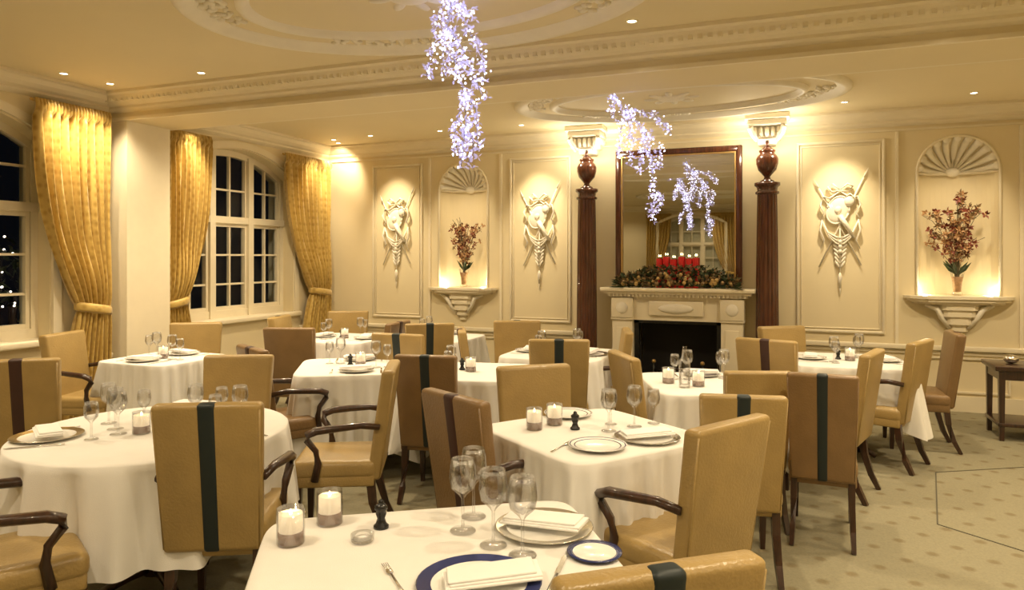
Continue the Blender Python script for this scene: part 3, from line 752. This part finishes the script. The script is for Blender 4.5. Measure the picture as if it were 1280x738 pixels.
# ------------------------------------------------------------------ hanging fairy lights: wire branches carrying bulbs and crystal blossoms
def fairy(name,loc,k,paths,seed,dens,off=0.0):
    """paths: lists of (sideways, down) in units of 1/k metre"""
    R2=random.Random(seed); b_=MB()
    b_.lathe([(.001,0),(.05,0),(.05,-.02),(.001,-.025)],M_gilt,(0,0,0),12)
    if off: b_.tube([(0,0,0),(0,0,-.03-off)],.003,M_wire,5)
    ax=Vector((CY,SY,0)); ay=Vector((-SY,CY,0))
    ends={}
    for pi_,path in enumerate(paths):
        key=path[0]; dep=ends.get(key,0.0)
        P=[]
        for j,(u,d) in enumerate(path):
            if j: dep+=R2.uniform(-.09,.09)
            ends[(u,d)]=dep if (u,d) not in ends else ends[(u,d)]
            P.append(ax*(u/k)+ay*dep+Vector((0,0,-.02-off-d/k)))
        b_.tube(P,.003,M_wire,4)
        for a,c in zip(P[:-1],P[1:]):
            L=(c-a).length
            for i in range(int(L*dens)):
                q=a.lerp(c,R2.random())+Vector((R2.gauss(0,.019),R2.gauss(0,.019),R2.gauss(0,.019)))
                s_=R2.uniform(.004,.008)
                if R2.random()<.5: b_.ell(q,(s_,s_,s_),M_bulb,None,6,4)
                else:
                    for r_ in range(3): leaf(b_,q,.032,.013,M_bulb2,(R2.uniform(-1,1),R2.uniform(-1,1),R2.uniform(-1,.6)),R2)
    b_.v=[(x,y,min(z,0)) for x,y,z in b_.v]
    b_.obj(name,loc)
x_,y_=pl(-.354,4.2)
fairy('hanging_fairy_lights',(x_,y_,ZC-.001),212,[
 [(0,0),(-5,40),(5,85),(18,125),(20,165),(15,222)],[(-5,40),(-20,60),(-30,102)],[(0,0),(20,35),(36,70),(41,100)],[(5,85),(30,105),(40,128)],
 [(0,0),(-18,12),(-24,28)],[(0,0),(15,8),(26,22)],[(18,125),(32,150),(34,190)],[(18,125),(6,160),(2,200)],[(-5,40),(10,60),(26,98)],[(20,165),(30,190),(24,214)],[(-5,40),(-12,75),(-8,98)]],4,165)
x_,y_=pl(.88,6.2)
fairy('hanging_fairy_lights',(x_,y_,ZC-.001),143,[
 [(0,0),(15,22),(35,45),(46,85),(50,120),(45,160)],[(0,0),(-4,14),(0,32)],[(15,22),(8,50),(6,84)],[(15,22),(48,28),(72,52)],[(35,45),(56,68),(56,94)],
 [(15,22),(26,60),(22,88)],[(35,45),(38,75),(34,100)],[(50,120),(57,132),(54,150)]],9,150,.10)

# garden shrub with lights outside window
b_=MB()
b_.tube([(0,0,0),(0,0,1.2)],.04,M_wood,6)
for i in range(260):
    p=Vector((R.gauss(0,.35),R.gauss(0,.6),1.3+R.gauss(0,.3))); leaf(b_,p,.15,.06,M_leaf,(R.uniform(-1,1),R.uniform(-1,1),R.uniform(-1,1)))
    if i%2: b_.ell(p,(.012,.012,.012),M_bulb3,None,6,4)
b_.obj('garden_shrub_with_lights',(-8.2,5.5,0))
simple('ground_outside',(-12,-6,-.1),(-6.5,12,0),M_ground)

# ------------------------------------------------------------------ lights
WARM=(1,.81,.54)
G=1.3
def spot(x,y,z,tx,ty,tz,W,ang,blend=.6,col=WARM,rad=.04):
    l=bpy.data.lights.new('spot_lamp','SPOT'); l.energy=W*G; l.spot_size=math.radians(ang); l.spot_blend=blend; l.color=col; l.shadow_soft_size=rad
    o=bpy.data.objects.new('spot_lamp',l); COL.objects.link(o); o.location=(x,y,z)
    o.rotation_euler=(Vector((tx,ty,tz))-Vector((x,y,z))).to_track_quat('-Z','Y').to_euler()
def point(x,y,z,W,col=WARM,rad=.03):
    l=bpy.data.lights.new('point_lamp','POINT'); l.energy=W; l.color=col; l.shadow_soft_size=rad
    o=bpy.data.objects.new('point_lamp',l); COL.objects.link(o); o.location=(x,y,z)
b_=MB(); b_.lathe([(.028,-.001),(.034,-.006),(.042,-.004),(.044,0)],M_trim,seg=20); b_.lathe([(.0005,-.002),(.028,-.002)],M_lampglow,seg=16); DL=b_.mesh('ceiling_downlight')
def down(x,y,W=60,ang=140,t=None,blend=.7,rad=.06):
    place(DL,'ceiling_downlight',(x,y,ZC-.0005)); t=t or (x,y,0)
    spot(x,y,ZC-.03,t[0],t[1],t[2],W,ang,blend,rad=rad)
for x in (-5.65,-4.6,-3.05,-.95,.9,2.8): down(x,4.65,100,116)
for x in (-4.6,.6,2.6): down(x,2.6,95)  # downlights added as fill above the near tables
for x in (-4.6,-2.1,.4,2.6): down(x,.9,98)  # added fill row overhead, out of view
for x in (-4.6,-2.2,.3,2.6): down(x,-1.6 if x!=-2.2 else -2.6,75)  # unseen downlights added as fill behind the camera
for x in (-4.6,-2.2,.3): down(x,-3.9,50)  # further added fill towards the rear wall
for x in (-5.0,-3.4,.9,2.6): down(x,6.4,105,150)  # downlights added to brighten the far bay and back wall
# accents on the back wall
for x in (-4.97,-2.91,.54,2.76): down(x,7.85,105,50,(x,YB,2.1),1.0,.05)
for x in (-3.98,1.65): down(x,7.85,60,54,(x,YB+.1,1.9),.9)
# curtains / corner accents
down(-5.70,4.25,75,50,(-6.0,4.5,2.45),.9); down(-5.70,5.85,75,54,(-6.0,5.85,2.35),.9); down(-5.6,7.95,55,76,(-6.0,8.0,2.1))
down(-5.7,8.2,40,100,(-5.9,8.5,2.7))
# urn uplights, niche uplights
for x in CX:
    for dx in (-.22,.22): point(x+dx,8.16,2.84,9,(1,.86,.62))
for xc,r in NICHES:
    for s_ in (-1,1): point(xc+s_*(r-.07),YB+.02,1.225,2.2,(1,.86,.6),.012)

w=bpy.data.worlds.new('night'); sc.world=w; w.use_nodes=True
w.node_tree.nodes['Background'].inputs[0].default_value=(.008,.009,.012,1); w.node_tree.nodes['Background'].inputs[1].default_value=.3

cam=bpy.data.cameras.new('camera'); co=bpy.data.objects.new('camera',cam); COL.objects.link(co)
co.location=(0,0,1.6); co.rotation_euler=(pi/2,0,YAW); cam.sensor_width=36; cam.lens=890/1280*36; cam.shift_y=-48/1280; cam.clip_start=.05
sc.camera=co
sc.view_settings.view_transform='Standard'
